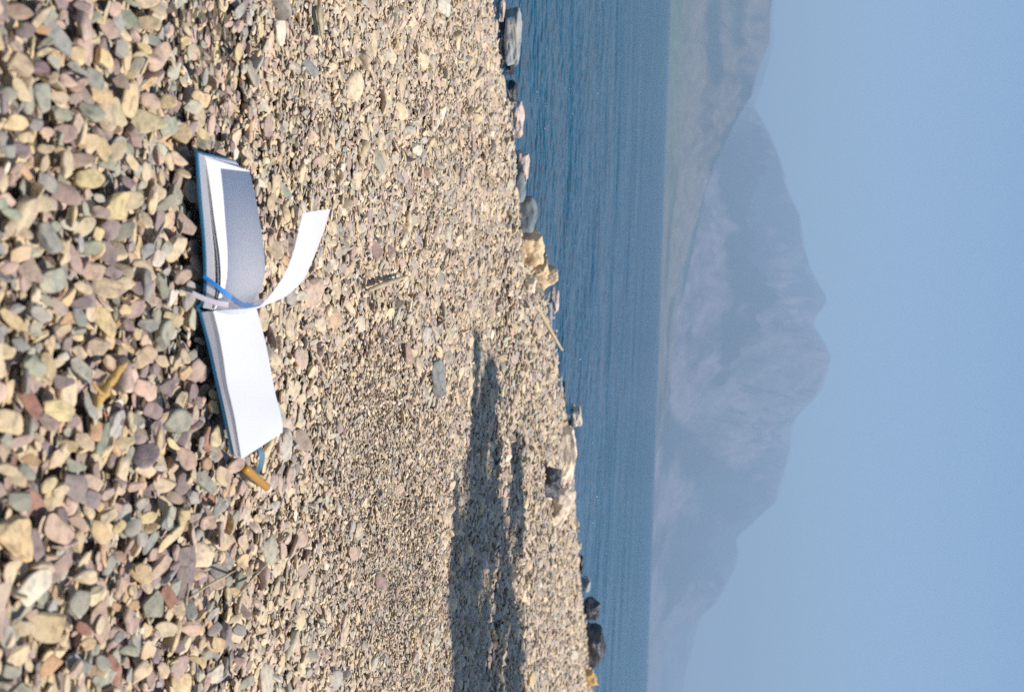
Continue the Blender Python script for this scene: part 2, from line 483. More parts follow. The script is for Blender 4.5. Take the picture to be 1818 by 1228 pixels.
# ------------------------------------------------------------------ foreground pebbles, read off the photo
TR = [
 (0, 0, [(130,80,230,150,20,'p'),(185,215,170,100,110,'d'),(295,215,140,90,20,'o'),(340,110,150,110,120,'s'),(450,100,110,60,100,'m'),
  (410,260,320,80,75,'g'),(330,310,160,70,-40,'s'),(320,370,130,50,-30,'t'),(140,460,210,150,60,'t'),(285,490,150,130,40,'d'),
  (385,440,110,90,45,'g'),(540,370,140,110,-50,'y'),(550,500,150,80,35,'g'),(480,580,150,110,30,'p'),(385,555,110,80,-50,'t'),
  (300,690,250,110,90,'s'),(150,640,230,90,70,'t'),(425,700,130,110,10,'t'),(680,570,150,130,90,'g'),(610,680,180,80,60,'d'),
  (530,710,140,60,-60,'m'),(720,680,150,150,0,'y'),(650,800,200,150,30,'s'),(430,820,150,120,40,'s'),(260,890,130,70,100,'g'),
  (335,950,100,80,90,'p'),(120,890,170,110,-60,'y'),(190,980,120,110,0,'t'),(470,960,190,150,50,'m'),(550,870,170,45,95,'p'),
  (635,1010,170,150,-60,'y'),(740,1060,230,80,80,'y'),(540,1160,320,150,-15,'m'),(840,810,220,100,80,'t'),(1050,880,300,200,10,'t'),
  (1080,730,150,140,0,'p'),(1210,730,140,120,0,'y'),(1140,400,300,80,105,'p'),(1035,345,110,80,55,'y'),(1010,410,140,110,10,'t'),
  (1095,290,110,90,60,'g'),(1060,170,180,140,20,'t'),(910,140,210,90,70,'s'),(790,210,190,100,90,'m'),(880,230,160,60,55,'t'),
  (870,350,160,55,95,'g'),(735,420,200,50,85,'y'),(910,430,190,50,100,'t'),(870,590,160,110,60,'m'),(970,470,180,110,-40,'s'),
  (1070,590,160,60,-50,'y'),(820,480,140,70,80,'m'),(960,620,110,90,60,'s'),(640,120,170,120,-10,'s'),(590,40,120,110,0,'d'),
  (1330,290,90,75,80,'y'),(1210,900,190,80,90,'s'),(1450,960,130,60,60,'y'),(1440,720,150,130,90,'y'),(840,1080,210,110,-60,'t'),
  (960,1000,170,100,60,'m'),(940,20,130,50,10,'s'),(430,1080,100,70,10,'y'),(160,1080,150,110,70,'d'),(330,1070,130,80,0,'t'),
  (190,1190,110,80,-20,'o')]),
 (0, 300, [(460,180,260,180,55,'m'),(310,240,230,150,50,'t'),(220,280,130,110,-50,'w'),(330,90,150,80,80,'g'),(185,30,110,70,60,'o'),
  (630,60,200,170,60,'y'),(490,390,120,110,30,'w'),(590,410,200,120,-60,'t'),(830,270,260,110,-70,'y'),(940,220,180,130,-60,'t'),
  (715,210,80,70,0,'g'),(720,310,130,120,30,'m'),(640,570,170,140,-40,'s'),(690,480,200,60,-75,'y'),(345,490,260,80,75,'g'),
  (420,550,200,100,60,'y'),(530,640,280,70,75,'m'),(375,790,240,120,85,'s'),(60,720,150,100,-50,'p'),(220,740,260,130,60,'m'),
  (760,600,200,90,80,'d'),(650,740,190,150,40,'p'),(815,740,140,120,70,'d'),(890,820,140,130,40,'t'),(1030,750,230,190,40,'t'),
  (990,850,140,110,60,'d'),(750,850,200,150,50,'t'),(600,850,150,90,60,'t'),(580,960,160,120,0,'d'),(640,920,260,70,80,'d'),
  (480,930,190,80,-60,'y'),(740,1090,240,110,70,'y'),(1140,640,150,70,95,'w'),(1160,850,220,70,85,'s'),(1350,900,250,70,95,'g'),
  (1310,880,90,45,90,'t'),(1230,920,160,55,100,'w'),(970,1000,200,90,-65,'m'),(900,1010,100,80,60,'y'),(1080,930,110,70,60,'m'),
  (1250,560,240,90,-70,'t'),(1330,400,180,110,70,'m'),(1400,660,200,60,75,'p'),(1310,770,150,80,-60,'m'),(1160,170,110,60,90,'t'),
  (1190,250,160,100,-50,'s'),(1240,1080,150,120,30,'t'),(915,1110,150,90,50,'m'),(1060,1120,150,120,10,'g'),(570,1060,170,110,60,'g'),
  (90,1080,220,80,60,'y'),(280,1040,150,120,60,'g'),(340,940,160,80,50,'s'),(420,990,150,90,60,'m'),(880,460,240,150,-40,'s'),
  (1030,370,160,90,70,'t'),(915,90,110,80,60,'d')]),
 (0, 600, [(245,200,180,140,100,'s'),(210,460,320,110,65,'r'),(40,600,230,130,70,'t'),(390,190,160,70,-40,'t'),(580,220,220,90,70,'s'),
  (650,480,260,60,80,'g'),(685,660,180,100,75,'o'),(340,600,190,70,65,'m'),(410,520,200,160,60,'y'),(510,600,120,90,-60,'d'),
  (560,610,200,50,80,'p'),(450,310,180,130,20,'d'),(715,60,170,150,0,'p'),(1040,130,190,130,-70,'t'),(1040,360,220,110,70,'p'),
  (1100,520,170,80,-75,'d'),(970,580,140,100,20,'g'),(1200,350,160,60,90,'d'),(1140,690,250,60,85,'d'),(1230,560,150,140,0,'t'),
  (1310,630,150,80,-20,'p'),(1240,760,150,50,55,'y'),(890,750,190,100,-10,'t'),(840,540,210,100,70,'d'),(740,740,380,60,-85,'s'),
  (520,1060,240,110,85,'d'),(670,1040,180,130,40,'p'),(640,1150,170,130,60,'d'),(540,920,160,120,40,'s'),(400,870,170,100,-60,'t'),
  (490,770,130,100,20,'y'),(600,740,160,100,60,'t'),(140,740,180,90,-30,'m'),(220,870,150,100,20,'o'),(130,1010,150,110,60,'t'),
  (350,1050,150,90,-60,'y'),(150,1160,200,150,60,'s'),(430,1080,130,80,-70,'t'),(50,940,160,110,0,'t'),(1040,940,150,120,30,'t'),
  (1170,1050,170,140,10,'t'),(980,1060,150,80,-20,'p'),(1240,1140,160,110,60,'m'),(1530,490,130,60,80,'y'),(1530,410,110,60,60,'t'),
  (1550,700,180,70,80,'t'),(1680,920,200,90,-50,'m'),(1600,980,190,70,85,'t'),(1470,1030,210,90,60,'s'),(1330,860,220,100,70,'p'),
  (1400,570,220,50,100,'m'),(690,270,130,110,60,'m'),(1150,930,100,60,20,'w')]),
 (0, 900, [(110,200,420,110,80,'y'),(240,570,310,150,-65,'w'),(350,850,300,210,75,'y'),(360,1130,230,120,-50,'o'),(50,930,200,130,90,'g'),
  (140,1060,220,110,-65,'t'),(560,700,260,110,85,'s'),(620,500,150,140,0,'t'),(410,440,260,110,-55,'m'),(240,270,270,90,85,'d'),
  (420,160,260,120,80,'p'),(730,190,230,130,60,'y'),(720,830,330,90,88,'p'),(680,640,200,90,-65,'t'),(1010,470,220,150,30,'y'),
  (1100,710,270,110,85,'s'),(1200,640,230,60,75,'r'),(1150,420,210,100,-55,'p'),(1325,340,210,140,70,'d'),(1230,450,150,100,-60,'d'),
  (1280,560,180,110,-70,'g'),(1400,470,160,120,30,'p'),(1590,230,190,140,75,'t'),(1560,450,170,120,60,'g'),(1390,870,170,150,30,'p'),
  (1190,880,180,130,70,'t'),(1280,990,120,90,70,'d'),(1430,970,120,80,60,'y'),(1540,870,110,110,0,'g'),(1550,980,150,140,30,'y'),
  (1050,1030,190,100,-65,'t'),(930,1030,160,90,60,'s'),(1020,220,150,70,90,'g'),(950,140,180,90,90,'g'),(1080,250,200,60,-70,'g'),
  (770,60,150,100,-60,'t'),(860,130,130,90,-60,'y'),(1190,110,140,70,90,'g'),(1060,70,130,110,0,'y'),(1320,60,160,60,90,'y'),
  (860,350,130,60,60,'r'),(870,570,170,50,90,'p'),(830,710,90,60,60,'o'),(950,700,110,80,20,'o'),(960,850,150,80,-60,'m'),
  (860,920,90,90,0,'g'),(590,870,170,80,70,'r'),(810,1120,150,70,60,'r'),(740,1120,160,90,60,'g'),(560,1130,170,90,60,'g'),
  (80,1180,150,110,60,'s'),(1250,200,200,60,-60,'t'),(1720,530,150,60,90,'s'),(1680,800,150,60,-30,'t'),(1720,880,140,70,80,'g'),
  (1710,1100,110,90,0,'m'),(1400,1090,160,60,30,'y')]),
]
K = 1818 / 450
TRACED = []
for v0, u0, L in TR:
    for x, y, a, b, th, c in L:
        TRACED.append([v0 + x / K, u0 + y / K, a / K, b / K, math.radians(th), c])

def book_mask(v, u):
    """inside the outline of the notebook as seen from the camera"""
    if 268 < u < 555:
        lo = 345 + (u - 268) * 0.05
        return v > lo and v < 475
    if 555 <= u < 818:
        lo = 358 + (u - 555) * 0.22
        return v > lo and v < 505
    return False

r_ = random.Random(11)
tries = 0
codes = 'tttyymmdggsspptw'
while len(TRACED) < 300 and tries < 60000:
    tries += 1
    u = r_.uniform(-5, 1233)
    v = r_.uniform(-5, 300 + 150 * u / 1228 + (60 if tries > 20000 else 0))
    if book_mask(v + 4, u):
        continue
    s = r_.uniform(17, 34) * (1.15 - 0.25 * v / 450)
    if any(math.hypot(v - t[0], (u - t[1]) * 0.8) < 0.42 * (s + t[3]) for t in TRACED):
        continue
    TRACED.append([v, u, s * r_.uniform(1.15, 1.6), s * r_.uniform(0.6, 0.9), math.radians(r_.gauss(80, 28)), r_.choice(codes)])

SHAPES = [pebble_mesh("pebble", 100 + i, 4, 0.2 + 0.8 * r_.random(), M_STONE) for i in range(40)]

def place_traced(v, u, a, b, th, rr):
    """fit a tilted flattened stone whose outline from the camera is the given ellipse"""
    P = on_ground(v, u, 0.004)
    ppm = px_per_m(P)
    best = None
    for tau in [rr.uniform(8, 16), rr.uniform(18, 30), rr.uniform(32, 48), rr.uniform(50, 60)]:
        lat = rr.gauss(0, 9)
        n = Vector((math.sin(math.radians(lat)), -math.sin(math.radians(tau)), math.cos(math.radians(tau)))).normalized()
        e1 = Vector((1, 0, 0)) - n * n.x
        e1.normalize()
        e2 = n.cross(e1)
        J = np.array([[np.dot(e1, e_v), np.dot(e2, e_v)], [np.dot(e1, e_u), np.dot(e2, e_u)]]) * ppm
        D = np.array([[math.cos(th) * a / 2, -math.sin(th) * b / 2], [math.sin(th) * a / 2, math.cos(th) * b / 2]])
        A = np.linalg.inv(J) @ D
        U_, S_, _ = np.linalg.svd(A)
        sc = abs(S_[0] / S_[1] - 1.45) + 0.012 * tau + 8 * max(0, S_[0] - 0.032)
        if best is None or sc < best[0]:
            best = (sc, n, e1, e2, U_, S_)
    _, n, e1, e2, U_, S_ = best
    S_ = np.array([min(S_[0], S_[1] * 2.6), S_[1]])
    ax = e1 * U_[0, 0] + e2 * U_[1, 0]
    ay = n.cross(ax)
    th_ = S_[1] * rr.uniform(0.20, 0.40)
    return P, ax, ay, n, (S_[0] * 0.90, S_[1] * 0.87, th_)

# label wording for the foreground pebbles, from where each lies in the photo
def region(v, u):
    row = ["top edge", "upper part", "middle", "lower part", "bottom edge"][min(4, max(0, int(u / 1228 * 5)))]
    colm = "far left" if v < 110 else ("left" if v < 230 else "left centre")
    return colm, row

NP = len(TRACED)
order = sorted(range(NP), key=lambda i: -TRACED[i][2] * TRACED[i][3])
rank = {i: k for k, i in enumerate(order)}
def nearest(i, dv, du):
    v, u = TRACED[i][0], TRACED[i][1]
    b, bd = None, 1e9
    for j, t in enumerate(TRACED):
        if j == i:
            continue
        pv, pu = t[0] - v, t[1] - u
        al = pv * dv + pu * du
        ac = abs(pv * du - pu * dv)
        if al > 6 and ac < al:
            d = math.hypot(pv, pu)
            if d < bd:
                b, bd = j, d
    return b if bd < 90 else None

labels = {}
used = {}
for i in order:
    v, u, a, b, th, c = TRACED[i]
    size = "big" if rank[i] < 60 else ("medium" if rank[i] < 170 else "small")
    asp = a / b
    shp = "long thin" if asp > 2.5 else ("oval" if asp > 1.35 else "rounded")
    colr = PAL[c][1]
    cm, rw = region(v, u)
    def nm(j):
        return PAL[TRACED[j][5]][1] if j is not None else None
    up, dn, rt = nm(nearest(i, 0, -1)), nm(nearest(i, 0, 1)), nm(nearest(i, 1, 0))
    opts = []
    base = f"{size} {shp} {colr} pebble"
    loc = f"{cm}, {rw}" 
    if up and dn:
        opts.append(f"{base} between {up} one above and {dn} one below, {loc}")
    if rt:
        opts.append(f"{base} with {rt} one to its right, {loc}")
    if up:
        opts.append(f"{base} just under a {up} one, {loc}")
    if dn:
        opts.append(f"{base} just above a {dn} one, {loc}")
    opts.append(f"{base} at {loc}, near the picture's border")
    lab = next((o for o in opts if o not in used and len(o.split()) <= 16), None)
    if lab is None:
        lab = f"{base}, {int(v / 1818 * 100)} percent across and {int(u / 1228 * 100)} percent down the photo"
    used[lab] = 1
    labels[i] = lab

GP = "loose pebbles in the foreground"
PEB_POS = []
for i, (v, u, a, b, th, c) in enumerate(TRACED):
    rr = random.Random(500 + i)
    P, ax, ay, n, S = place_traced(v, u, a, b, th, rr)
    o = bpy.data.objects.new("pebble", SHAPES[rr.randrange(len(SHAPES))])
    z_lift = S[2] * 0.25
    R = Matrix((ax, ay, n)).transposed().to_4x4()
    o.matrix_world = Matrix.Translation(Vector(P) + Vector((0, 0, z_lift * 0.3))) @ R @ Matrix.Diagonal((*S, 1))
    base = [q * .82 + w_ * .18 for q, w_ in zip(PAL[c][0], srgb(176, 158, 130))]
    j = [rr.uniform(0.80, 1.18)] * 3
    o.color = (*[min(1, base[q] * j[q] * rr.uniform(0.96, 1.04)) for q in range(3)], 1)
    link(o)
    tag(o, labels[i], "pebble", GP)
    PEB_POS.append((P[0], P[1], (S[0] + S[1]) / 2))

# ------------------------------------------------------------------ the uncountable pebbles of the beach
SRC = [pebble_mesh("pebble_source", 900 + i, 3 if i < 14 else 2, 0.25 + 0.75 * random.random(), M_PEB) for i in range(22)]
src_col = bpy.data.collections.new("pebble_sources")
for i, me in enumerate(SRC):
    src_col.objects.link(bpy.data.objects.new(f"pebble_source_{i:02d}", me))

pal_arr = np.array([PAL[c][0] for c in 'tymdgspowr'])
pal_near = np.array([.28, .12, .16, .09, .11, .11, .08, .02, .02, .01])
pal_far = np.array([.30, .11, .13, .06, .15, .11, .08, .02, .03, .00])

def to_px(P):
    q = P - CP
    w_ = q @ fwd
    return 909 + F_PX * (q @ e_v) / w_, 614 + F_PX * (q @ e_u) / w_

def scatter(x0, x1, y0, y1, cell, size_fn, zoff, zr, keep=None, hmax=None):
    """jittered grid over the wedge the camera (and a step aside) can see"""
    nx = int((x1 - x0) / cell); ny = int((y1 - y0) / cell)
    ii, jj = np.meshgrid(np.arange(nx), np.arange(ny))
    x = x0 + (ii + 0.5 * (jj % 2) + rng.uniform(-.42, .42, ii.shape)) * cell
    y = y0 + (jj + rng.uniform(-.42, .42, ii.shape)) * cell
    x, y = x.ravel(), y.ravel()
    m = (np.abs(x) < 0.30 * y + 0.62)
    x, y = x[m], y[m]
    d = shore_dist(x, y)
    m = d > -0.05 - 0.22 * np.clip(vnoise(x, y, 6, .7) + .3 * vnoise(x, y, 19, .2), 0, 1) * (y > 3)
    x, y, d = x[m], y[m], d[m]
    s = size_fn(x, y)
    if keep is not None:
        m = rng.random(len(x)) < keep(x, y)
        x, y, s = x[m], y[m], s[m]
    z = terrain(x, y) + zoff + rng.uniform(-zr, zr, len(x))
    return x, y, z, s

PARTS = []
# a field of finer and coarser patches
def fine(x, y):
    P = np.stack([x, y, np.zeros_like(x)], 1)
    v, u = to_px(P)
    g = np.exp(-(((v - 700) / 150) ** 2 + ((u - 1000) / 300) ** 2)) + 0.8 * np.exp(-(((v - 650) / 90) ** 2 + ((u - 700) / 160) ** 2)) \
        + 0.7 * np.exp(-(((v - 520) / 60) ** 2 + ((u - 250) / 160) ** 2))
    return np.clip(g + 0.35 * vnoise(x, y, 5, 1.0) * (v > 480), 0, 1.2), v, u

def lognorm(n, sig):
    return np.exp(rng.normal(0, sig, n)).clip(0.45, 1.75)

def sz_near(x, y):
    g, v, u = fine(x, y)
    vb = 300 + 150 * u / 1228
    t = np.clip((v - vb + 60) / 120, 0, 1)
    return (0.0090 * (1 - t) + 0.0062 * t) * lognorm(len(x), 0.34)
def sz_mid(x, y):
    g, v, u = fine(x, y)
    return (0.0064 - 0.0024 * g).clip(0.0022) * lognorm(len(x), 0.33)
def sz_far(x, y):
    return (0.0072 + 0.001 * (y - 3)).clip(0, 0.013) * lognorm(len(x), 0.36)

# foreground filler under and between the traced stones
PARTS.append((scatter(-1.1, 1.1, .30, 1.35, .0115, sz_near, -.015, .005), 0))
PARTS.append((scatter(-1.1, 1.1, .30, 1.35, .013, lambda x, y: sz_near(x, y) * .85, -.006, .005, keep=lambda x, y: 0.85), 0))
PARTS.append((scatter(-1.1, 1.1, .30, 1.30, .021, lambda x, y: sz_near(x, y) * .95, .002, .004, keep=lambda x, y: 0.42), 3))
PARTS.append((scatter(-1.1, 1.1, .30, 1.35, .012, lambda x, y: sz_near(x, y) * .42, -.004, .004, keep=lambda x, y: 0.7), 0))
# middle distance: fine shingle
PARTS.append((scatter(-1.6, 1.6, 1.28, 3.3, .0085, lambda x, y: sz_mid(x, y) * 1.1, -.007, .004), 1))
PARTS.append((scatter(-1.6, 1.6, 1.28, 3.3, .0075, lambda x, y: sz_mid(x, y) * .72, -.001, .0035), 1))
PARTS.append((scatter(-1.6, 1.6, 1.28, 3.3, .026, lambda x, y: sz_mid(x, y) * 1.9, .000, .002, keep=lambda x, y: 0.62 * (1 - 0.75 * np.clip(fine(x, y)[0], 0, 1))), 1))
# far beach to the water's edge
PARTS.append((scatter(-2.2, 4.2, 2.6, 11.5, .017, sz_far, -.006, .005), 2))
PARTS.append((scatter(-2.2, 4.2, 2.6, 11.5, .034, lambda x, y: sz_far(x, y) * 1.35, .000, .003), 2))

X, Y, Z, S, CI = [], [], [], [], []
peb = np.array(PEB_POS)
for (x, y, z, s), zone in PARTS:
    if zone == 0:      # leave the traced stones lying on top
        d2 = np.full(len(x), 1e9)
        for px_, py_, pr_ in peb:
            d2 = np.minimum(d2, np.hypot(x - px_, y - py_) / pr_)
        z = np.where(d2 < 0.8, z - 0.006, z)
    ub = (x > -.155) & (x < .125) & (y > 1.12 + .15 * np.clip(x, 0, 1)) & (y < 1.34)
    z = np.where(ub, z - 0.009, z)
    X.append(x); Y.append(y); Z.append(z); S.append(s); CI.append(np.full(len(x), zone))
X, Y, Z, S, CI = map(np.concatenate, (X, Y, Z, S, CI))
CI = np.where(CI == 3, 0, CI)
N = len(X)
flat = rng.uniform(0.16, 0.52, N)
asp = rng.uniform(0.55, 0.95, N)
scl = np.stack([S, S * asp, S * flat * asp], 1)
tilt = np.abs(rng.normal(0, 0.36, N)) + (rng.random(N) < 0.14) * rng.uniform(0.3, 1.0, N)
tdir = rng.uniform(0, 2 * math.pi, N)
rot = np.stack([tilt * np.cos(tdir), tilt * np.sin(tdir), rng.uniform(0, 2 * math.pi, N)], 1)
pick_n = rng.choice(10, N, p=pal_near / pal_near.sum())
pick_f = rng.choice(10, N, p=pal_far / pal_far.sum())
colr = np.where((CI == 0)[:, None], pal_arr[pick_n], pal_arr[pick_f])
lift = np.where(CI == 0, 1.08, np.where(CI == 1, 1.12, 1.14))[:, None]
tanm = np.array(srgb(184, 167, 147))
gm = np.where(CI == 0, 0.25, 0.42)[:, None]          # finer shingle is dustier and closer to one colour
colr = colr * (1 - gm) + tanm * gm
colr = colr * rng.uniform(0.82, 1.18, (N, 1)) * lift
idx = np.where(CI == 0, rng.integers(0, 14, N), rng.integers(8, 22, N))
print("pebble instances", N)

me = bpy.data.meshes.new("shingle")
me.vertices.add(N)
me.vertices.foreach_set("co", np.stack([X, Y, Z], 1).ravel().astype(np.float32))
for nm_, typ, arr in (("rot", 'FLOAT_VECTOR', rot), ("scl", 'FLOAT_VECTOR', scl), ("colv", 'FLOAT_VECTOR', colr)):
    at = me.attributes.new(nm_, typ, 'POINT')
    at.data.foreach_set("vector", arr.ravel().astype(np.float32))
at = me.attributes.new("idx", 'INT', 'POINT')
at.data.foreach_set("value", idx.astype(np.int32))
me.update()
sh = bpy.data.objects.new("shingle", me)
link(sh)
tag(sh, "fine mixed tan, mauve and grey shingle covering the beach up to the water", "shingle", kind="stuff")
ng = bpy.data.node_groups.new("shingle_scatter", 'GeometryNodeTree')
ng.interface.new_socket("Geometry", in_out='INPUT', socket_type='NodeSocketGeometry')
ng.interface.new_socket("Geometry", in_out='OUTPUT', socket_type='NodeSocketGeometry')
def gn(t, **kw):
    x = ng.nodes.new(t)
    for k_, v_ in kw.items():
        setattr(x, k_, v_)
    return x
def named(nm_, typ):
    x = gn("GeometryNodeInputNamedAttribute", data_type=typ)
    x.inputs["Name"].default_value = nm_
    return x.outputs["Attribute"]
gi, go = gn("NodeGroupInput"), gn("NodeGroupOutput")
iop = gn("GeometryNodeInstanceOnPoints")
ci = gn("GeometryNodeCollectionInfo")
ci.inputs["Collection"].default_value = src_col
ci.inputs["Separate Children"].default_value = True
ci.inputs["Reset Children"].default_value = True
L = ng.links.new
L(gi.outputs[0], iop.inputs["Points"])
L(ci.outputs[0], iop.inputs["Instance"])
iop.inputs["Pick Instance"].default_value = True
L(named("idx", 'INT'), iop.inputs["Instance Index"])
e2r = gn("FunctionNodeEulerToRotation")
L(named("rot", 'FLOAT_VECTOR'), e2r.inputs[0])
L(e2r.outputs[0], iop.inputs["Rotation"])
L(named("scl", 'FLOAT_VECTOR'), iop.inputs["Scale"])
st = gn("GeometryNodeStoreNamedAttribute", data_type='FLOAT_VECTOR', domain='INSTANCE')
st.inputs["Name"].default_value = "col"
L(iop.outputs[0], st.inputs[0])
L(named("colv", 'FLOAT_VECTOR'), st.inputs["Value"])
L(st.outputs[0], go.inputs[0])
mod = sh.modifiers.new("scatter", 'NODES')
mod.node_group = ng

# ------------------------------------------------------------------ notebook
YN = 1.083                                     # distance of the near edge, left half
book = empty("notebook", (-0.02, 1.15, 0.02))
tag(book, "open notebook with blue cover and blank white pages lying on the pebbles", "notebook")

def strip_y(pts, y0, y1=None, n=28):
    """pixel polyline -> points on a vertical sheet whose distance runs from y0 to y1"""
    y1 = y0 if y1 is None else y1
    us = [p[1] for p in pts]
    P = [bpy_(v, u, y0 + (y1 - y0) * (u - us[0]) / (us[-1] - us[0] + 1e-9)) for v, u in pts]
    return lerp_curve(P, n)

def strip_ys(pts, ys_, n=28):
    return lerp_curve([bpy_(v, u, y) for (v, u), y in zip(pts, ys_)], n)

HL = 0.150                                      # leaf height away from the camera
# left half
cov_n = strip_y([(350.5, 269), (354, 340), (361, 406), (364.5, 450), (365.5, 519), (358, 540)], YN - .004, YN + .012)
fl = bpy_(419, 285, YN + HL)
off = fl - cov_n[0]
cov_f = np.array([p + off * np.array([1, 1, 1]) + np.array([0.006 * t, 0.012 * t, 0.010 * t]) for p, t in zip(cov_n, np.linspace(0, 1, len(cov_n)))])
# right half
NRy = 1.112
cov_rn = strip_y([(356, 552), (362, 575), (373, 618), (383, 665), (399, 735), (414, 806)], YN + .016, NRy)
cov_rf = np.array([bpy_(v, u, y) for (v, u), y in [((450, 552), YN + .175), ((492, 772), NRy + .148)]])
cov_rf = np.array([cov_rf[0] * (1 - t) + cov_rf[1] * t for t in np.linspace(0, 1, 28)])
# one cover: left board, rounded spine, right board
sp_n = np.array([bpy_(v, u, y) for v, u, y in [(354, 543.5, YN + .012), (350, 546, YN + .013), (353, 549, YN + .014)]])
sp_f = sp_n + (cov_f[-1] + cov_rf[0]) / 2 - (cov_n[-1] + cov_rn[0]) / 2
A = np.vstack([cov_n, sp_n, cov_rn]); B = np.vstack([cov_f, sp_f, cov_rf])
solid_sheet("cover", A, B, 0.0017, M_COVER, book)

def block(name, lowN, lowF, topN, topF, parent):
    """stack of leaves: bottom and top surfaces with cut edges all round"""
    n = len(lowN)
    rows, lay = 6, 5
    V = []; UV = []
    idx_ = {}
    def grid(A_, B_):
        return np.array([[A_[i] * (1 - j / rows) + B_[i] * (j / rows) for i in range(n)] for j in range(rows + 1)])
    Gb, Gt = grid(lowN, lowF), grid(topN, topF)
    Fc = []; fuv = []
    def quadgrid(G, uvf):
        base_ = len(V)
        a, b = G.shape[:2]
        for j in range(a):
            for i in range(b):
                V.append(G[j, i]); UV.append(uvf(j / (a - 1), i / (b - 1)))
        for j in range(a - 1):
            for i in range(b - 1):
                q = base_ + j * b + i
                Fc.append((q, q + 1, q + b + 1, q + b))
    quadgrid(Gt, lambda j, i: (i, 0.9))
    quadgrid(Gb, lambda j, i: (i, 0.1))
    for pick in (lambda G: G[0], lambda G: G[-1], lambda G: G[:, 0], lambda G: G[:, -1]):
        a_, b_ = pick(Gb), pick(Gt)
        quadgrid(np.array([a_ * (1 - t) + b_ * t for t in np.linspace(0, 1, lay)]), lambda j, i: (i, j))
    o = mesh(name, V, Fc, M_EDGES, parent)
    uvl = o.data.uv_layers.new(name="UVMap")
    for lp in o.data.loops:
        uvl.data[lp.index].uv = UV[lp.vertex_index]
    bm = bmesh.new(); bm.from_mesh(o.data)
    bmesh.ops.recalc_face_normals(bm, faces=bm.faces)
    bm.to_mesh(o.data); bm.free()
    return o

up = np.array([0, 0, 1.0])
# left stack
lowN = strip_y([(352.5, 272), (357, 340), (363, 406), (366.5, 450), (367.5, 519), (360, 546)], YN, YN + .014)
topN = strip_y([(362, 276), (369, 340), (375, 400), (380, 450), (382, 500), (381, 530), (375, 549)], YN, YN + .014)
lowF = lowN + off * 0.97 + np.linspace(0, 1, 28)[:, None] * np.array([0.006, 0.012, 0.008])
topF = strip_y([(424, 293), (434, 340), (443, 400), (449, 450), (452, 500), (450, 535), (447, 548)], YN + HL - .004, YN + HL + .018)
block("page_block", lowN, lowF, topN, topF, book)
# loose leaves springing up over it
l1N = strip_y([(363.5, 277), (371, 335), (378, 400), (386, 455), (388, 500), (386, 528), (378, 549)], YN + .0006, YN + .014)
l1F = strip_y([(427, 295), (440, 345), (451, 405), (458, 455), (460, 495), (455, 530), (449, 547)], YN + HL - .003, YN + HL + .018)
solid_sheet("loose_leaf", l1N, l1F, 0.0003, M_PAPER, book)
l2N = strip_y([(364.5, 278.5), (373, 330), (381, 392), (390, 450), (393, 490), (391, 522), (380, 549.5)], YN + .001, YN + .014)
l2F = strip_y([(443, 303), (454, 351), (463.5, 406), (469.5, 450), (471.5, 483), (463, 515), (451, 542)], YN + HL - .002, YN + HL + .018)
solid_sheet("loose_leaf", l2N, l2F, 0.0003, M_PAPER, book)
# right stack and its top leaf
rlN = strip_y([(358, 554), (364, 577), (375, 618), (385, 665), (401, 735), (416, 807)], YN + .018, NRy)
rtN = strip_y([(377, 552), (387, 590), (395.5, 637), (401, 680), (415, 738), (427, 812)], YN + .016, NRy)
rlF = cov_rf + up * 0.0025
rtF = strip_y([(452, 549), (461, 581), (470, 622), (478, 662), (485, 700), (491, 728), (496, 767)], YN + .172, NRy + .146)
block("page_block", rlN, rlF, rtN, rtF, book)
top = [(378.5, 552), (388.5, 590), (397, 637), (402.5, 680), (416.5, 738), (429, 815)]
rpN = strip_y(top, YN + .0155, NRy - .0005)
rpF = strip_y([(456, 549), (465, 581), (474.5, 622), (482, 662), (489, 700), (496.5, 726), (501.5, 752), (502, 767)], YN + .173, NRy + .147)
solid_sheet("top_leaf", rpN, rpF, 0.0004, M_PAPER, book)

# the leaf caught in mid turn, curling over to the left
tn_px = [(379, 550.5), (395, 556.5), (412, 559), (431, 558), (446, 553), (458, 546), (472, 534), (487, 515), (506, 487), (521, 450), (530, 410), (538, 378)]
tf_px = [(449, 547), (455, 546.5), (461, 545), (468, 541), (479, 538), (492, 534), (506, 528), (525, 512), (540, 497), (557, 459), (574, 413), (587, 371)]
t_ = np.linspace(0, 1, 12)
tN = strip_ys(tn_px, YN + .016 + .012 * t_ ** 1.3, 40)
tF = strip_ys(tf_px, YN + .170 + .022 * t_, 40)
tl = solid_sheet("turned_leaf", tN, tF, 0, M_LEAF, book, rows=10)
tag(tl, "single white leaf curling up over the left page")

def ribbon(name, pts, wid, mat, parent, wdir=None, thick=0.0005):
    """pts: (x,y,z) centre line"""
    C = lerp_curve(pts, 30)
    T = np.gradient(C, axis=0)
    if wdir is None:
        Wd = np.cross(T, up)
    else:
        Wd = np.array(wdir, float) - T * ((T @ np.array(wdir, float)) / (T * T).sum(1))[:, None]
    Wd /= np.linalg.norm(Wd, axis=1, keepdims=True)
    return solid_sheet(name, C - Wd * wid / 2, C + Wd * wid / 2, thick, mat, parent, rows=2)

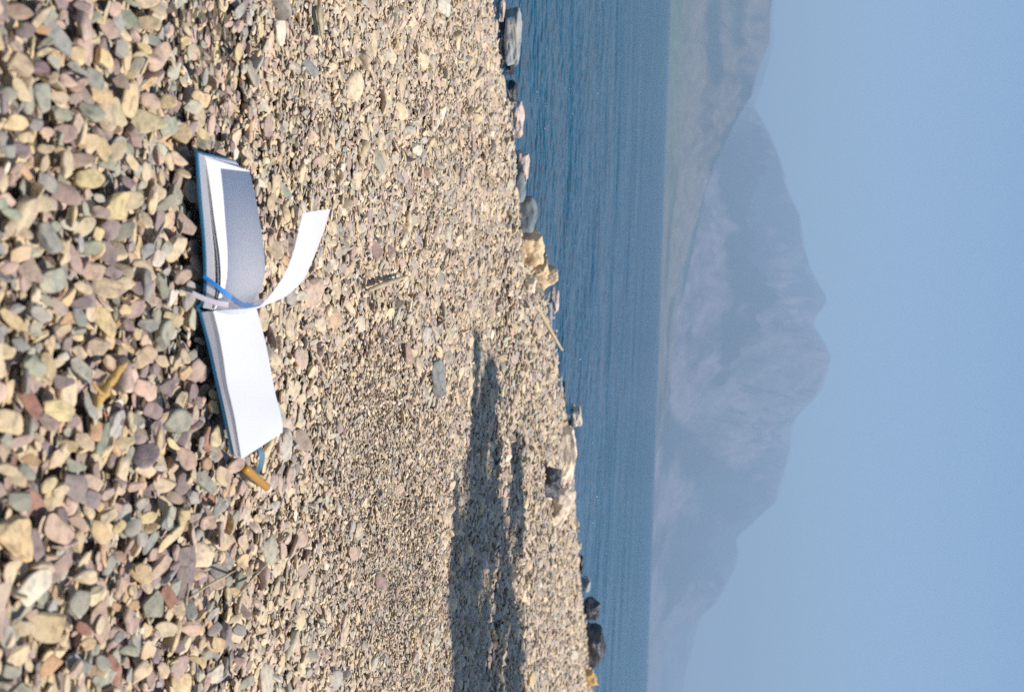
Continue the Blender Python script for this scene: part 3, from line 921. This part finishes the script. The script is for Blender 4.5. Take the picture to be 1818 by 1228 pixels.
def pts3(L_):
    return [bpy_(v, u, y) for v, u, y in L_]
b1 = ribbon("bookmark_ribbon", pts3([(361, 490, YN - .006), (365, 493, YN - .005), (375, 500.5, YN - .004), (392, 514, YN + .002), (406, 525, YN + .016), (422, 536, YN + .045), (432, 542, YN + .07), (452, 541, YN + .12), (462, 538, YN + .16)]), .0042, M_RIB_B, book)
tag(b1, "bright blue bookmark ribbon")
b2 = ribbon("bookmark_ribbon", pts3([(341, 521, YN - .022), (356, 528.5, YN - .014), (375, 535.5, YN - .005), (390, 539.5, YN + .004), (412, 541.5, YN + .03), (431, 542.5, YN + .068), (452, 539, YN + .12), (466, 534, YN + .16)]), .0042, M_RIB_G, book)
tag(b2, "pale grey bookmark ribbon")
ribbon("elastic_band", pts3([(440, 770, NRy + .10), (455, 788, NRy + .10), (464, 799, NRy + .098), (466, 812, NRy + .10), (463, 826, NRy + .105), (457, 836, NRy + .115), (450, 842, NRy + .14)]), .0045, M_ELAST, book, wdir=(0.3, 0.5, 0.8))

# ------------------------------------------------------------------ lathe-style tubes
def tube(name, pts, rad, mat, parent=None, seg=14, wob=0.0, seed=1, n=None, cap=True):
    P = np.array(pts, float)
    if n:
        Rr = np.interp(np.linspace(0, 1, n), np.linspace(0, 1, len(rad)), rad)
        P = lerp_curve(P, n)
    else:
        Rr = np.array(rad)
    T = np.gradient(P, axis=0)
    T /= np.linalg.norm(T, axis=1, keepdims=True)
    a0 = np.cross(T[0], up)
    if np.linalg.norm(a0) < 1e-3:
        a0 = np.array([1.0, 0, 0])
    V, Fc = [], []
    for i in range(len(P)):
        a0 = a0 - T[i] * (a0 @ T[i]); a0 /= np.linalg.norm(a0)
        b0 = np.cross(T[i], a0)
        for s in range(seg):
            an = 2 * math.pi * s / seg
            w_ = 1 + wob * noise.noise(Vector((math.cos(an) * 1.3 + seed * 7, math.sin(an) * 1.3, i * 0.35)))
            V.append(P[i] + (a0 * math.cos(an) + b0 * math.sin(an)) * Rr[i] * w_)
    for i in range(len(P) - 1):
        for s in range(seg):
            Fc.append((i * seg + s, i * seg + (s + 1) % seg, (i + 1) * seg + (s + 1) % seg, (i + 1) * seg + s))
    Fc.append(tuple(range(seg))[::-1]); Fc.append(tuple(range((len(P) - 1) * seg, len(P) * seg)))
    return mesh(name, V, Fc, mat, parent)

# pen, half under the raised cover
pa = on_ground(474, 865, 0.020); pb = on_ground(424, 821, 0.015)
dirp = (pb - pa) / np.linalg.norm(pb - pa)
pen = empty("pen", tuple(pa))
tag(pen, "orange pen with a white end sticking out from under the notebook", "pen")
R0 = 0.0037
tube("barrel", [pa + dirp * t for t in (0.0005, 0.002, 0.004, 0.03, 0.08, 0.125, 0.13)], [R0 * .8, R0, R0, R0, R0, R0, R0 * .8], M_PEN, pen, 20)
tube("end_cap", [pa + dirp * t for t in (-0.010, -0.0095, -0.007, -0.003, 0.001)], [R0 * .25, R0 * .6, R0 * .9, R0 * .95, R0 * .78], M_PENW, pen, 20)

# ------------------------------------------------------------------ driftwood
def px_tube(name, L_, rad_px, mat, label, cat, lift=0.004, wob=0.5, seed=1, group=None):
    P = [on_ground(v, u, lift) for v, u in L_]
    ppm = px_per_m(P[0])
    o = tube(name, P, [r / ppm for r in rad_px], mat, None, 10, wob, seed, n=26)
    tag(o, label, cat, group)
    return o
t1 = empty("driftwood", tuple(on_ground(205, 668)))
tag(t1, "knobbly yellow driftwood twig among the foreground pebbles, left of the notebook", "driftwood")
def sub_tube(name, L_, rad_px, mat, parent, lift, seed):
    P = [on_ground(v, u, l_) for (v, u), l_ in zip(L_, lift)]
    ppm = px_per_m(P[0])
    return tube(name, P, [r / ppm for r in rad_px], mat, parent, 12, 0.7, seed, n=24)
sub_tube("stem", [(226, 643), (212, 655), (197, 676), (187, 692), (176, 706), (172, 722)], [2.5, 6, 7.5, 9, 9, 4], M_WOODY, t1, [.02, .017, .013, .012, .010, .008], 3)
sub_tube("twig", [(182, 700), (172, 690), (165, 678)], [3.5, 3, 1.2], M_WOODY, t1, [.014, .016, .02], 5)
px_tube("driftwood", [(655, 515), (680, 505), (705, 497), (724, 489)], [3.5, 5.0, 4.5, 2.0], M_WOOD, "short bleached driftwood stick lying on shingle beyond the turned page", "driftwood", 0.012, seed=9)
px_tube("driftwood", [(560, 627), (568, 642), (574, 657), (580, 664)], [2.5, 3.5, 3.5, 1.5], M_WOOD, "tiny pale wood splinter on the shingle beyond the right page", "driftwood", 0.008, seed=12)
px_tube("driftwood", [(335, 1062), (352, 1050), (375, 1035), (400, 1022), (418, 1012)], [1.5, 2.2, 2.5, 2.5, 1.2], M_WOOD, "thin straight pale twig at the lower left among large pebbles", "driftwood", 0.014, seed=14)
px_tube("driftwood", [(568, 0), (566, 22), (569, 45), (572, 68)], [4, 4.5, 4, 2], M_WOOD, "pale curved stick cut by the picture's top edge", "driftwood", 0.010, seed=15)
px_tube("driftwood", [(420, 1060), (450, 1025), (475, 1000)], [1.2, 2, 1], M_WOOD, "hair thin twig on shingle near the bottom edge, right of the coarse pebbles", "driftwood", 0.012, seed=18)
# stick at the waterline
stk = empty("driftwood", tuple(on_ground(970, 575)))
tag(stk, "slim bleached branch reaching from the beach into the water beside the tan rocks", "driftwood")
P0 = on_ground(948, 541, .03)
sq = [bpy_(v, u, P0[1] + t * .35) for t, (v, u) in zip(np.linspace(0, 1, 5), [(948, 541), (960, 555), (973, 578), (986, 601), (998, 621)])]
tube("stem", sq, [.004, .005, .006, .005, .004], M_WOOD, stk, 10, .4, 4, n=24)
tube("twig", [sq[1], bpy_(952, 560, P0[1]), bpy_(947, 575, P0[1] - .05), bpy_(945, 592, P0[1] - .1)], [.003, .003, .003, .002], M_WOOD, stk, 8, .4, 4, n=12)

# ------------------------------------------------------------------ special stones on the shingle
def lone_stone(v, u, a, b, th, c, label, name="stone", lift=0.5, thick=0.35, seed=1, colmul=1.0):
    rr = random.Random(seed)
    P, ax, ay, n, S = place_traced(v, u, a, b, math.radians(th), rr)
    o = bpy.data.objects.new(name, pebble_mesh(name, 3000 + seed, 4, 0.35, M_STONE))
    R = Matrix((ax, ay, n)).transposed().to_4x4()
    o.matrix_world = Matrix.Translation(Vector(P) + Vector((0, 0, S[2] * lift))) @ R @ Matrix.Diagonal((S[0], S[1], S[1] * thick, 1))
    o.color = (*[q * colmul for q in PAL[c][0]], 1)
    link(o)
    tag(o, label, "stone")
lone_stone(771, 670, 74, 27, 84, 'g', "large smooth oval grey stone alone on the fine shingle", lift=0.8, thick=.6, seed=2)
lone_stone(724, 631, 42, 13, 78, 'p', "flat brownish orange stone just left of the smooth grey stone", seed=3, colmul=.85)
lone_stone(736, 265, 26, 16, 100, 'w', "small white stone on the shingle, upper middle of the beach", seed=4, lift=.8)
lone_stone(697, 282, 24, 15, 60, 'w', "angular pale stone on shingle, left of a small white stone", seed=5, lift=.8)
lone_stone(464, 327, 20, 15, 60, 'w', "cream stone against the far edge of the notebook's left page", seed=6, lift=.9)
lone_stone(505, 340, 36, 16, 70, 's', "greenish slate flake between the left page and the turned leaf", seed=7)
lone_stone(660, 440, 50, 28, 50, 'm', "broad mauve slab just left of the short bleached stick", seed=8)
lone_stone(625, 982, 28, 19, 85, 'p', "salmon pink oval stone on shingle in the lower middle", seed=9, lift=.8)
lone_stone(674, 1032, 36, 20, 70, 'm', "purple brown oval stone right of the salmon pink one", seed=10)
lone_stone(782, 12, 40, 26, 90, 'w', "pale block of stone at the top edge near the water", seed=11, lift=.8)
lone_stone(493, 55, 54, 16, 96, 'w', "long pale upright slab of stone at the upper edge", seed=12)
lone_stone(562, 34, 60, 12, 88, 's', "thin greenish stone beside the curved stick at the top edge", seed=13)
lone_stone(548, 120, 40, 22, 60, 'g', "flat blue grey stone on the shingle in the upper left half", seed=14)
lone_stone(938, 1205, 28, 12, 95, 'y', "pale yellow stone by the bottom edge between shadow and water", seed=15, lift=.9)
lone_stone(1016, 1162, 22, 20, 60, 'w', "white angular stone in front of the long dark rock", seed=16, lift=1.0)
lone_stone(897, 925, 26, 14, 95, 'p', "small pinkish stone at the edge of the tree shadow", seed=17, lift=.8)

# ------------------------------------------------------------------ rocks at the water's edge
def shore_rock(v0, v1, u0, u1, col, label, seed, deep=0.7, ang=0.6, mat=None, flatf=1.0, sub=5, dz=-0.0, back=0.0, name="rock", squash=1.0):
    """rock whose outline spans u0..u1 (world left to right) and v0..v1 (bottom to top)"""
    vm = v0 + (v1 - v0) * 0.10
    P = bpz(vm, (u0 + u1) / 2, -0.03 + dz)
    P = P + ray(vm, (u0 + u1) / 2) / F_PX * back
    ppm = px_per_m(P)
    wx = (u1 - u0) / ppm / 2
    hz = (v1 - v0) / ppm * 0.92
    dy = wx * deep
    me_ = pebble_mesh(name, 5000 + seed, sub, ang, mat or M_ROCK)
    rr = random.Random(seed)
    off_ = Vector((seed * 3.1, 0, 0))
    for vt in me_.vertices:
        q = vt.co
        nn = noise.noise(q * 1.6 + off_) * 0.16 + noise.noise(q * 4.2 + off_) * 0.06 + noise.noise(q * 11 + off_) * 0.02
        vt.co = q * (1 + nn * (0.4 + ang))
    # squared-up so that the outline fills the box
    co = np.empty(len(me_.vertices) * 3)
    me_.vertices.foreach_get("co", co)
    co = co.reshape(-1, 3)
    mn, mx = co.min(0), co.max(0)
    co = (co - (mn + mx) / 2) / ((mx - mn) / 2)
    me_.vertices.foreach_set("co", co.ravel())
    o = bpy.data.objects.new(name, me_)
    o.location = Vector(P) + Vector((0, dy * 0.8, hz * 0.36))
    o.rotation_euler = (0, rr.uniform(-.05, .05) - AL * 0.5, 0)
    o.scale = (wx, dy, hz * 0.64 * squash)
    o.color = (*col, 1)
    link(o)
    tag(o, label, "rock", "rocks along the waterline")
    return o
GR = srgb(150, 152, 150); BG = srgb(112, 122, 126); TN = srgb(210, 182, 144); PL = srgb(214, 196, 172); PK = srgb(196, 176, 164)
DKR = srgb(52, 54, 58); BR = srgb(120, 98, 80)
shore_rock(893, 925, 9, 114, GR, "big pale grey boulder standing in the water near the top edge", 1, deep=.45, ang=.6)
shore_rock(884, 896, -6, 38, PK, "low reddish rock before the pale grey boulder, cut by the top edge", 2, deep=.4)
shore_rock(885, 900, 22, 114, srgb(30, 31, 34), "dark strip added as the shaded undercut of the big pale grey boulder", 31, mat=M_WETROCK, deep=.25, ang=.8)  # dark body put in for the boulder's shaded foot, in the wet-rock material
shore_rock(896, 913, 106, 132, DKR, "small black rock at the lower end of the pale grey boulder", 3, mat=M_WETROCK)
shore_rock(900, 918, 138, 180, BR, "low dark brown rock below the small black one", 4, mat=M_WETROCK)
shore_rock(906, 929, 172, 246, PK, "pinkish grey rock with a black shaded foot in the water", 5, deep=.5, ang=.9)
shore_rock(914, 938, 262, 328, PK, "whitish knobbly rock next to the smooth blue grey boulders", 6, ang=.9, deep=.5)
shore_rock(911, 932, 302, 360, BG, "low smooth grey boulder leaning against the rounder blue grey one", 7, ang=.1, deep=.5)
shore_rock(914, 953, 346, 412, BG, "rounded blue grey boulder touching the large tan rock", 8, ang=.1, deep=.7)
shore_rock(913, 965, 402, 472, TN, "large angular tan rock, upper one of the tan rocks", 9, ang=1.0, deep=.6)
shore_rock(940, 973, 448, 496, TN, "middle tan rock wedged between two larger tan rocks", 10, ang=1.0, deep=.6)
shore_rock(950, 990, 463, 513, TN, "orange tan block at the lower end of the tan rocks", 11, ang=1.0, deep=.7)
shore_rock(934, 952, 486, 520, PL, "pale slab lying on shingle before the tan blocks", 12, ang=.8, dz=.03)
shore_rock(978, 992, 508, 557, PK, "low pale rock in the water beyond the bleached branch", 13, deep=.4)
shore_rock(969, 980, 528, 584, GR, "thin grey rock between shingle and bleached branch", 14, deep=.35)
shore_rock(978, 991, 625, 648, PK, "little pale rock under the tip of the bleached branch", 15)
shore_rock(982, 998, 664, 704, GR, "low grey wet rock between little pale rock and brown strip", 16, deep=.3)
shore_rock(998, 1004, 676, 716, BR, "flat brown rock awash just off the shingle", 17, deep=.3, mat=M_WETROCK)
shore_rock(1013, 1032, 716, 758, PL, "white knobbly rock standing free of the shingle in the water", 18, ang=1.0)
shore_rock(1003, 1018, 744, 776, DKR, "black rock between the white knobbly rock and the long pale slab", 19, mat=M_WETROCK, deep=.5)
shore_rock(990, 1023, 754, 860, srgb(228, 208, 182), "long cream slab slanting along the waterline", 20, ang=1.0, deep=.3, dz=.02)
shore_rock(957, 994, 828, 888, DKR, "rough black rock on the beach above the shadow strip", 21, ang=1.0, dz=.02, mat=M_WETROCK, deep=1.1)
shore_rock(966, 1016, 868, 944, srgb(212, 192, 168), "broad sandy coloured boulder half buried in the shingle", 22, ang=.5, dz=.02, deep=1.5, back=.1)
shore_rock(1018, 1030, 928, 946, DKR, "tiny black rock at the water below the sandy boulder", 23, mat=M_WETROCK)
shore_rock(1024, 1032, 962, 975, TN, "tiny orange rock at the waterline", 24)
shore_rock(1026, 1036, 985, 1020, DKR, "low dark rock above the small pale grey one", 25, deep=.4, mat=M_WETROCK)
shore_rock(1033, 1048, 1023, 1052, GR, "small pale grey rock just above the black rocks", 26)
shore_rock(1034, 1066, 1060, 1102, DKR, "upper one of the two black rocks near the bottom edge", 27, mat=M_WETROCK, ang=.7)
shore_rock(1033, 1074, 1104, 1190, srgb(62, 70, 84), "long bluish black rock, largest dark rock at the waterline", 28, mat=M_WETROCK, ang=.7, deep=.6)
shore_rock(1020, 1062, 1188, 1220, srgb(196, 160, 104), "ochre rock beside the long bluish black rock", 29, ang=.9)

# ------------------------------------------------------------------ the tree right of the picture: its branches throw the shadow
SH = []
def poly_pts(poly, n, seed):
    r2 = random.Random(seed)
    us = [p[1] for p in poly]; vs = [p[0] for p in poly]
    out = []
    while len(out) < n:
        v, u = r2.uniform(min(vs), max(vs)), r2.uniform(min(us), max(us))
        c = False
        j = len(poly) - 1
        for i in range(len(poly)):
            if (us[i] > u) != (us[j] > u) and v < (vs[j] - vs[i]) * (u - us[i]) / (us[j] - us[i]) + vs[i]:
                c = not c
            j = i
        if c and noise.noise(Vector((u * .011, v * .07, 2.3))) + .5 * noise.noise(Vector((u * .04, v * .15, 8))) > -.07 + .30 * max(0, (930 - u) / 400) * (seed == 1) * (.5 + noise.noise(Vector((u * .02, v * .02, 5)))):
            out.append((v, u))
    return out
SH_A = [(846, 560), (840, 600), (838, 650), (836, 720), (836, 790), (842, 850), (800, 900), (802, 1000), (800, 1100), (806, 1300),
        (924, 1300), (922, 1150), (922, 1010), (905, 985), (890, 930), (884, 880), (884, 830), (880, 760), (876, 690), (868, 640), (852, 600)]
SH_B = [(914, 790), (908, 850), (906, 900), (908, 940), (918, 980), (926, 990), (930, 920), (928, 850), (922, 800)]
def s_len(P, r2):
    return r2.uniform(2.7, 3.5) + 0.4 * max(0, P[0])
tree = empty("pine_tree", (4.5, 2.4, float(terrain(4.5, 2.4))))
tag(tree, "leaning pine just outside the frame whose branches shade the beach below", "tree")
r2 = random.Random(5)
S3 = np.array(sun_dir)
NV, NF = [], []
def tuft(c, size, n):
    for _ in range(n):
        d = Vector((r2.gauss(0, 1), r2.gauss(0, 1), r2.gauss(0, 1))).normalized()
        e = d.orthogonal().normalized()
        e.rotate(Matrix.Rotation(r2.uniform(0, 6.28), 3, d))
        a = Vector(c) + d * size * 0.12
        b = Vector(c) + d * size
        w_ = e * size * 0.11
        i0 = len(NV)
        NV.extend([a - w_, a + w_, b + w_ * 0.4, b - w_ * 0.4])
        NF.append((i0, i0 + 1, i0 + 2, i0 + 3))
cents = []
for poly, n, sd_ in ((SH_A, 1700, 1), (SH_B, 110, 2)):
    for v, u in poly_pts(poly, n, sd_):
        P = bpz(v, u, 0) + np.array([r2.gauss(0, .03), r2.gauss(0, .02), 0])
        L_ = s_len(P, r2)
        c = P + S3 * L_
        cents.append(c)
        tuft(c, r2.uniform(.03, .062), 34)
for _ in range(500):        # the rest of the crown, further from the beach
    c = np.array([r2.gauss(4.6, .7), r2.gauss(2.3, .5), r2.uniform(2.8, 6.0)])
    if c[0] > 3.0 + 0.2 * (c[2] - 2.6):
        cents.append(c)
        tuft(c, r2.uniform(.10, .18), 20)
mesh("crown", NV, NF, M_NEEDLE, tree, smooth=False)
tube("trunk", [(4.5, 2.4, -.1), (4.52, 2.38, .8), (4.45, 2.35, 2.0), (4.4, 2.3, 3.4), (4.5, 2.3, 5.0), (4.6, 2.3, 6.2)], [.17, .14, .12, .10, .06, .02], M_BARK, tree, 14, .25, 3, n=30)
for i, (tx, ty, tz) in enumerate([(1.6, 2.25, 2.75), (1.9, 2.5, 2.6), (1.8, 2.9, 2.8), (2.3, 2.7, 3.0), (2.1, 2.3, 2.9)]):
    st_ = np.array([4.43, 2.34, 2.4 + .25 * i])
    en = np.array([tx, ty, tz])
    mid = (st_ + en) / 2 + np.array([0, 0, .25])
    tube("limb", [st_, mid, en], [.05, .03, .008], M_BARK, tree, 8, .3, i, n=16)

# ------------------------------------------------------------------ mountains across the lake
def ridge(name, sky_px, base_px, D0, D1, mat, rough, seed, veg_shade_f, grassf=None, nu=420, nt=120, under=0.35):
    su = np.array([p[1] for p in sky_px]); sv = np.array([p[0] for p in sky_px])
    U_ = np.linspace(su.min(), su.max(), nu)
    Vs = np.interp(U_, su, sv)
    tt = np.concatenate([np.linspace(0, 1, nt), np.linspace(1.03, 1.35, 8)])
    verts, veg, grs = [], [], []
    for j, t in enumerate(tt):
        for i, u in enumerate(U_):
            v = Vs[i] + 1.2 * noise.noise(Vector((u * .06, seed, 0))) + 0.7 * noise.noise(Vector((u * .2, seed, 3)))
            far = min(1.0, max(0.0, (u - 650) / 600)) if name == 'mountain' else 0.0
            dcr = D1 * (1 + 0.06 * math.sin(u * .011 + seed)) * (1 + 0.28 * far)
            D0_ = D0 * (1 + 0.45 * far)
            crest = bpy_(v, u, dcr)
            hz = max(crest[2], 0.5)
            y = D0_ + (dcr - D0_) * t
            x = crest[0] * y / dcr
            if t <= 1:
                h = hz * (t ** 1.25 * 0.62 + 0.38 * t) * (1 - 0.0)
                q = Vector((x * .0022, y * .0022, seed))
                rg = 1 - abs(noise.noise(q * 1.3)) * 2
                rg2 = 1 - abs(noise.noise(q * 3.7)) * 2
                rg3 = noise.noise(q * 11)
                env = math.sin(math.pi * min(1, t)) ** 0.5
                rg4 = 1 - abs(noise.noise(q * 8.5)) * 2
                h *= max(0.05, 1 + rough * env * (0.8 * (rg - .62) + 0.5 * (rg2 - .62) + 0.3 * (rg4 - .6) + 0.14 * rg3))
                h = min(h, hz * y / dcr * 0.985 if t < 1 else hz)
            else:
                h = hz * (1 - (t - 1) * 2.2)
            verts.append((x, y, -0.4 if t == 0 else h))
            vi = crest[2]
            # where this point shows in the photograph's frame of reference (used for the vegetation and painted shade patches)
            P = np.array([x, y, h]); pv, pu = to_px(P)
            veg.append(veg_shade_f(pv, pu, t)); grs.append(grassf(pv, pu, t) if grassf else 0)
    n = nu
    Fc = [(j * n + i, j * n + i + 1, (j + 1) * n + i + 1, (j + 1) * n + i) for j in range(len(tt) - 1) for i in range(n - 1)]
    o = mesh(name, verts, Fc, mat)
    for nm_, arr in (("veg", veg), ("grass", grs)):
        at_ = o.data.attributes.new(nm_, 'FLOAT', 'POINT')
        at_.data.foreach_set("value", np.array(arr, np.float32))
    tag(o, kind="structure")
    return o

def blob(v, u, cv, cu, rv, ru, ang=0.0):
    dv, du = v - cv, u - cu
    a = dv * math.cos(ang) + du * math.sin(ang); b = -dv * math.sin(ang) + du * math.cos(ang)
    return math.exp(-((a / rv) ** 2 + (b / ru) ** 2))

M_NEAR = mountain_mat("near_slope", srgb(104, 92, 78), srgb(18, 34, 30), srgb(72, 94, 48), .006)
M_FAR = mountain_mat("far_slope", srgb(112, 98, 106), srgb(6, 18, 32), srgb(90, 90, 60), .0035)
SKY_A = [(1480, -700), (1430, -350), (1385, -120), (1370, -20), (1367, 40), (1366, 78), (1356, 100), (1344, 128), (1335, 170), (1312, 205), (1275, 280), (1252, 340),
         (1237, 415), (1221, 490), (1208, 550), (1200, 614), (1191, 690), (1180, 745), (1171, 790)]
SKY_B = [(1400, -1500), (1330, -700), (1300, -300), (1290, -60), (1300, 60), (1320, 130), (1338, 188), (1352, 210), (1362, 228), (1388, 290), (1400, 340), (1420, 380), (1428, 440), (1441, 480), (1456, 508), (1468, 530),
         (1462, 545), (1448, 562), (1444, 578), (1456, 595), (1467, 612), (1475, 632), (1470, 655), (1457, 695), (1440, 715), (1420, 732), (1406, 755), (1403, 790), (1396, 830),
         (1378, 890), (1350, 915), (1335, 930), (1316, 945), (1308, 956), (1311, 985), (1305, 1010), (1290, 1040), (1272, 1068), (1245, 1092), (1218, 1115), (1195, 1140), (1178, 1175), (1168, 1228), (1160, 1400), (1150, 1800)]
SKY_C = [(1380, -1200), (1372, -300), (1374, 20), (1371, 95), (1362, 122), (1350, 160), (1335, 200), (1310, 300), (1300, 500), (1300, 900), (1270, 1040), (1235, 1120), (1215, 1200), (1190, 1400), (1160, 2000)]
ridge("near_hill", SKY_A, None, 2100, 2900, M_NEAR, .6, 1.3,
      lambda v, u, t: 0.5 * blob(v, u, 1268, 60, 16, 90) + .5 * blob(v, u, 1310, 40, 14, 70) - .12 + (0.8 * max(0, (t - .8) / .2) if u > 190 else 0),
      lambda v, u, t: 0.4 * max(0, 1 - t * 9) + .6 * blob(v, u, 1205, 60, 22, 130) + .5 * blob(v, u, 1300, 20, 16, 60) + .4 * blob(v, u, 1195, 300, 10, 200))
ridge("mountain", SKY_B, None, 2750, 4700, M_FAR, 1.0, 4.1,
      lambda v, u, t: 0.75 * blob(v, u, 1335, 320, 42, 75) + .5 * blob(v, u, 1320, 440, 25, 45) + .45 * blob(v, u, 1345, 500, 30, 40)
      + .5 * blob(v, u, 1260, 840, 40, 190, -.75) + .45 * blob(v, u, 1240, 980, 60, 60) - .12 - 0.5 * blob(v, u, 1302, 405, 40, 14) - .4 * blob(v, u, 1225, 740, 20, 90, -.5))  # right-hand blobs paint the spur's shaded side dark; last one its lit slope pale
ridge("far_mountain", SKY_C, None, 5200, 6300, M_FAR, .3, 7.7, lambda v, u, t: 0.0, nu=160, nt=30)

# ------------------------------------------------------------------ haze over the lake
hx0, hx1, hy0, hy1, hz0, hz1 = -4300, 4300, -400, 8600, -4.6, 640
V8 = [(x, y, z) for x in (hx0, hx1) for y in (hy0, hy1) for z in (hz0, hz1)]
F6 = [(0, 1, 3, 2), (4, 6, 7, 5), (0, 4, 5, 1), (2, 3, 7, 6), (0, 2, 6, 4), (1, 5, 7, 3)]
hm = bpy.data.materials.new("haze_air")
hm.use_nodes = True
ht = hm.node_tree
ht.nodes.remove(ht.nodes["Principled BSDF"])
pvn = ht.nodes.new("ShaderNodeVolumePrincipled")
pvn.inputs["Color"].default_value = (0.52, 0.745, 1.0, 1)
pvn.inputs["Density"].default_value = 4.1e-4
pvn.inputs["Anisotropy"].default_value = 0.0
ht.links.new(pvn.outputs[0], ht.nodes["Material Output"].inputs["Volume"])
hz = mesh("haze", V8, F6, hm, smooth=False)
tag(hz, "pale blue haze lying over the lake and mountains", "haze", kind="stuff")
